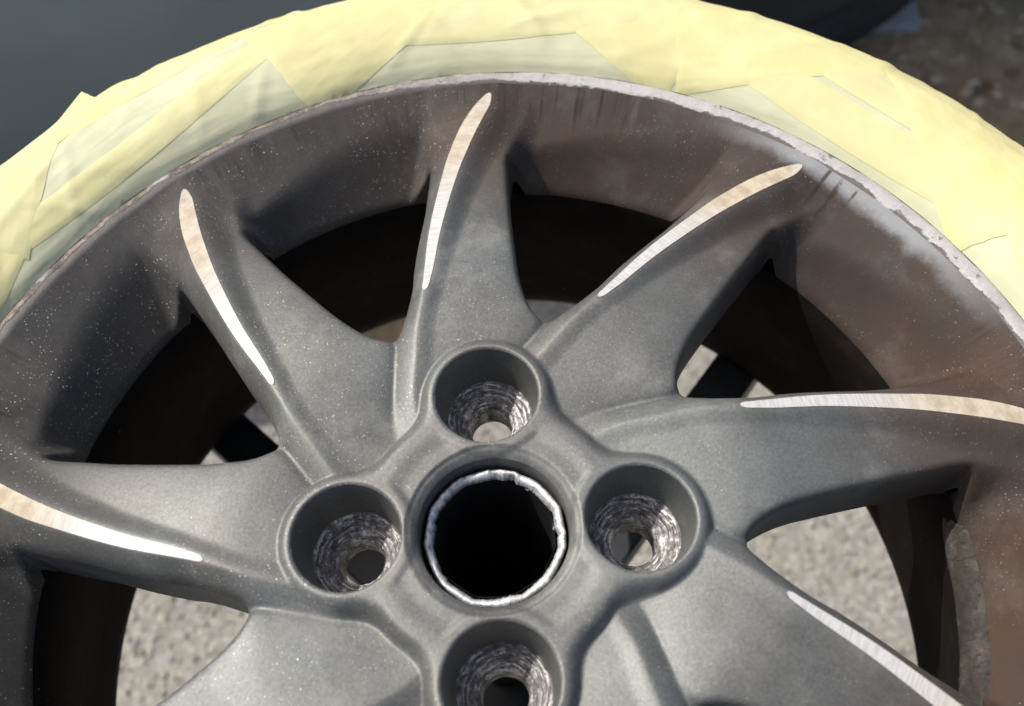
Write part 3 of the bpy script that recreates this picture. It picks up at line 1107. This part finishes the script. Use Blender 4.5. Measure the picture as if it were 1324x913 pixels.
for ang in (136.5, 50.2, 136.5 + 180, 50.2 + 180):
    a = ang * D2R
    L_ = 0.215
    dx, dy = math.cos(a), math.sin(a)
    box_mesh('arm', L_, 0.027, 0.027, M_STAND, stand, (SC.x + dx * (0.030 + L_ / 2), SC.y + dy * (0.030 + L_ / 2), TOPZ - 0.0135), a)
V, F = lathe([(0.01, 0), (60, 0), (62, -2), (62, -9), (60, -11), (24, -11)], 96)
mesh_obj('hub_plate', V + np.array([SC.x * 1000, SC.y * 1000, TOPZ * 1000 + 3]), F, M_STAND, stand)
V, F = lathe([(24, TOPZ * 1000 - 8), (24, 40), (30, 36), (30, 26)], 48)
mesh_obj('post', V + np.array([SC.x * 1000, SC.y * 1000, 0]), F, M_STAND, stand)
for ang in (20, 110, 200, 290):
    a = ang * D2R
    dx, dy = math.cos(a), math.sin(a)
    box_mesh('foot', 0.20, 0.04, 0.03, M_STAND, stand, (SC.x + dx * 0.12, SC.y + dy * 0.12, 0.0185), a)

# ------------------------------------------------------------------ parked car behind
def car_paint():
    g = N('slate_car_paint')
    n = g.noise(3.2, 4, 0.6)
    d = g.noise(26, 6, 0.65)
    col = g.mix(g.maprange(n, 0.35, 0.65), (0.17, 0.225, 0.265), (0.20, 0.26, 0.295))
    col = g.mix(g.math('MULTIPLY', g.maprange(d, 0.5, 0.75), 0.35), col, (0.20, 0.215, 0.22))
    return g.set(color=col, rough=0.38, metal=0.25, coat=0.5, coat_rough=0.15)


M_CAR = car_paint()
M_WELL = simple('wheel_well_plastic', (0.012, 0.013, 0.014), 0.8, 0, 40, 0.3)
M_CTYRE = simple('dirty_car_tyre', (0.018, 0.022, 0.022), 0.8, 0, 70, 0.35)
M_CRIM = simple('dull_car_rim', (0.022, 0.025, 0.027), 0.7, 0.0, 30, 0.2)
CANG = 16.0
car = empty('parked_car', (0.472, 1.113, 0.0), 'dark slate grey car with its black tyre on the soil, out of focus behind', 'car')
car.rotation_euler = (0, 0, CANG * D2R)
# local: x along the car, -y towards the camera, z up; wheel at the origin
TR, TW = 0.305, 0.19
ARCH_R, ARCH_Z = 0.350, 0.315
nxp, nzp = 130, 70
xs = np.linspace(-2.6, 0.62, nxp)
hs = np.linspace(0.0, 1.0, nzp)


def side_y(h):
    return np.interp(h, [0, 0.08, 0.3, 0.6, 0.8, 0.9, 0.96, 1.0], [0.045, 0.0, -0.035, -0.05, -0.03, 0.0, 0.06, 0.14])


XS, HS = np.meshgrid(xs, hs, indexing='ij')
zlow = np.interp(xs, [-2.6, -0.45, -0.36, 0.36, 0.45, 0.62], [0.15, 0.15, 0.15, 0.12, 0.10, 0.12])[:, None]
ZT = 0.72
ZZ = zlow + (ZT - zlow) * HS
YY = side_y(HS) - 0.02
flare = np.exp(-((np.hypot(XS, ZZ - ARCH_Z) - ARCH_R) / 0.05) ** 2)
YY = YY - 0.018 * flare
wrap = np.clip((XS - 0.35) / 0.27, 0, 1) ** 2 * 0.22
YY = YY + wrap
keepv = np.hypot(XS, ZZ - ARCH_Z) > ARCH_R - 0.012
V = np.stack([XS, YY - 0.06, ZZ], -1).reshape(-1, 3)
dist = np.hypot(V[:, 0], V[:, 2] - ARCH_Z)
near = np.abs(dist - ARCH_R) < 0.013
sc_ = np.where(near, ARCH_R / np.maximum(dist, 1e-6), 1)
V[:, 0] *= sc_
V[:, 2] = ARCH_Z + (V[:, 2] - ARCH_Z) * sc_
ii = np.arange(nxp * nzp).reshape(nxp, nzp)
F = np.stack([ii[:-1, :-1], ii[1:, :-1], ii[1:, 1:], ii[:-1, 1:]], -1).reshape(-1, 4)
F = F[keepv.ravel()[F].all(1)]
bodyo = mesh_obj('body', V, F, M_CAR, car, mm=False)
sol = bodyo.modifiers.new('thickness', 'SOLIDIFY')
sol.thickness = 0.012
sol.offset = -1
# bonnet / roofline sheet behind the shoulder, underside and arch liner
V = []
for x in np.linspace(-2.6, 0.62, 40):
    w = max(0, (x - 0.35) / 0.27) ** 2 * 0.22
    for j, (yy, zz) in enumerate(((0.058, 0.718), (0.25, 0.735), (0.7, 0.75), (1.15, 0.735), (1.5, 0.66))):
        V.append((x, yy + w * (1 - yy / 1.5) + 0.0, zz))
ii = np.arange(40 * 5).reshape(40, 5)
F = np.stack([ii[:-1, :-1], ii[1:, :-1], ii[1:, 1:], ii[:-1, 1:]], -1).reshape(-1, 4)
mesh_obj('bonnet', V, F, M_CAR, car, mm=False)
V = [(-2.6, 0.02, 0.20), (-0.36, 0.02, 0.20), (-0.36, 1.5, 0.20), (-2.6, 1.5, 0.20), (0.36, 0.25, 0.19), (0.60, 0.36, 0.19), (0.60, 1.5, 0.20), (0.36, 1.5, 0.20)]
mesh_obj('underside', V, [(0, 3, 2, 1), (4, 7, 6, 5)], M_WELL, car, False, mm=False)
aa = np.radians(np.linspace(-25, 205, 40))
V = []
for q in aa:
    V.append((ARCH_R * 0.995 * math.cos(q), -0.05, ARCH_Z + ARCH_R * 0.995 * math.sin(q)))
    V.append((ARCH_R * 0.995 * math.cos(q), 0.30, ARCH_Z + ARCH_R * 0.995 * math.sin(q)))
F = [(2 * i, 2 * i + 2, 2 * i + 3, 2 * i + 1) for i in range(39)] + [tuple(2 * i + 1 for i in range(40))]
mesh_obj('arch_liner', V, F, M_WELL, car, mm=False)
# road wheel
tp = [(0.195, -0.085), (0.205, -0.092), (0.24, -0.100), (0.275, -0.098), (0.295, -0.082), (0.304, -0.060), (0.305, -0.02), (0.305, 0.06), (0.295, 0.085), (0.25, 0.10), (0.20, 0.09)]
V, F = lathe([(a * 1000, b * 1000) for a, b in tp], 96)
V = np.stack([V[:, 0], V[:, 2] + 25, V[:, 1] + 308], 1)
ct = mesh_obj('tyre', V, F[:, ::-1], M_CTYRE, car)
V, F = lathe([(0.1, -60), (40, -62), (60, -70), (150, -74), (180, -82), (196, -88), (199, -84), (198, -40), (196, 80)], 64)
V = np.stack([V[:, 0], V[:, 2] + 25, V[:, 1] + 308], 1)
mesh_obj('rim', V, F[:, ::-1], M_CRIM, ct)
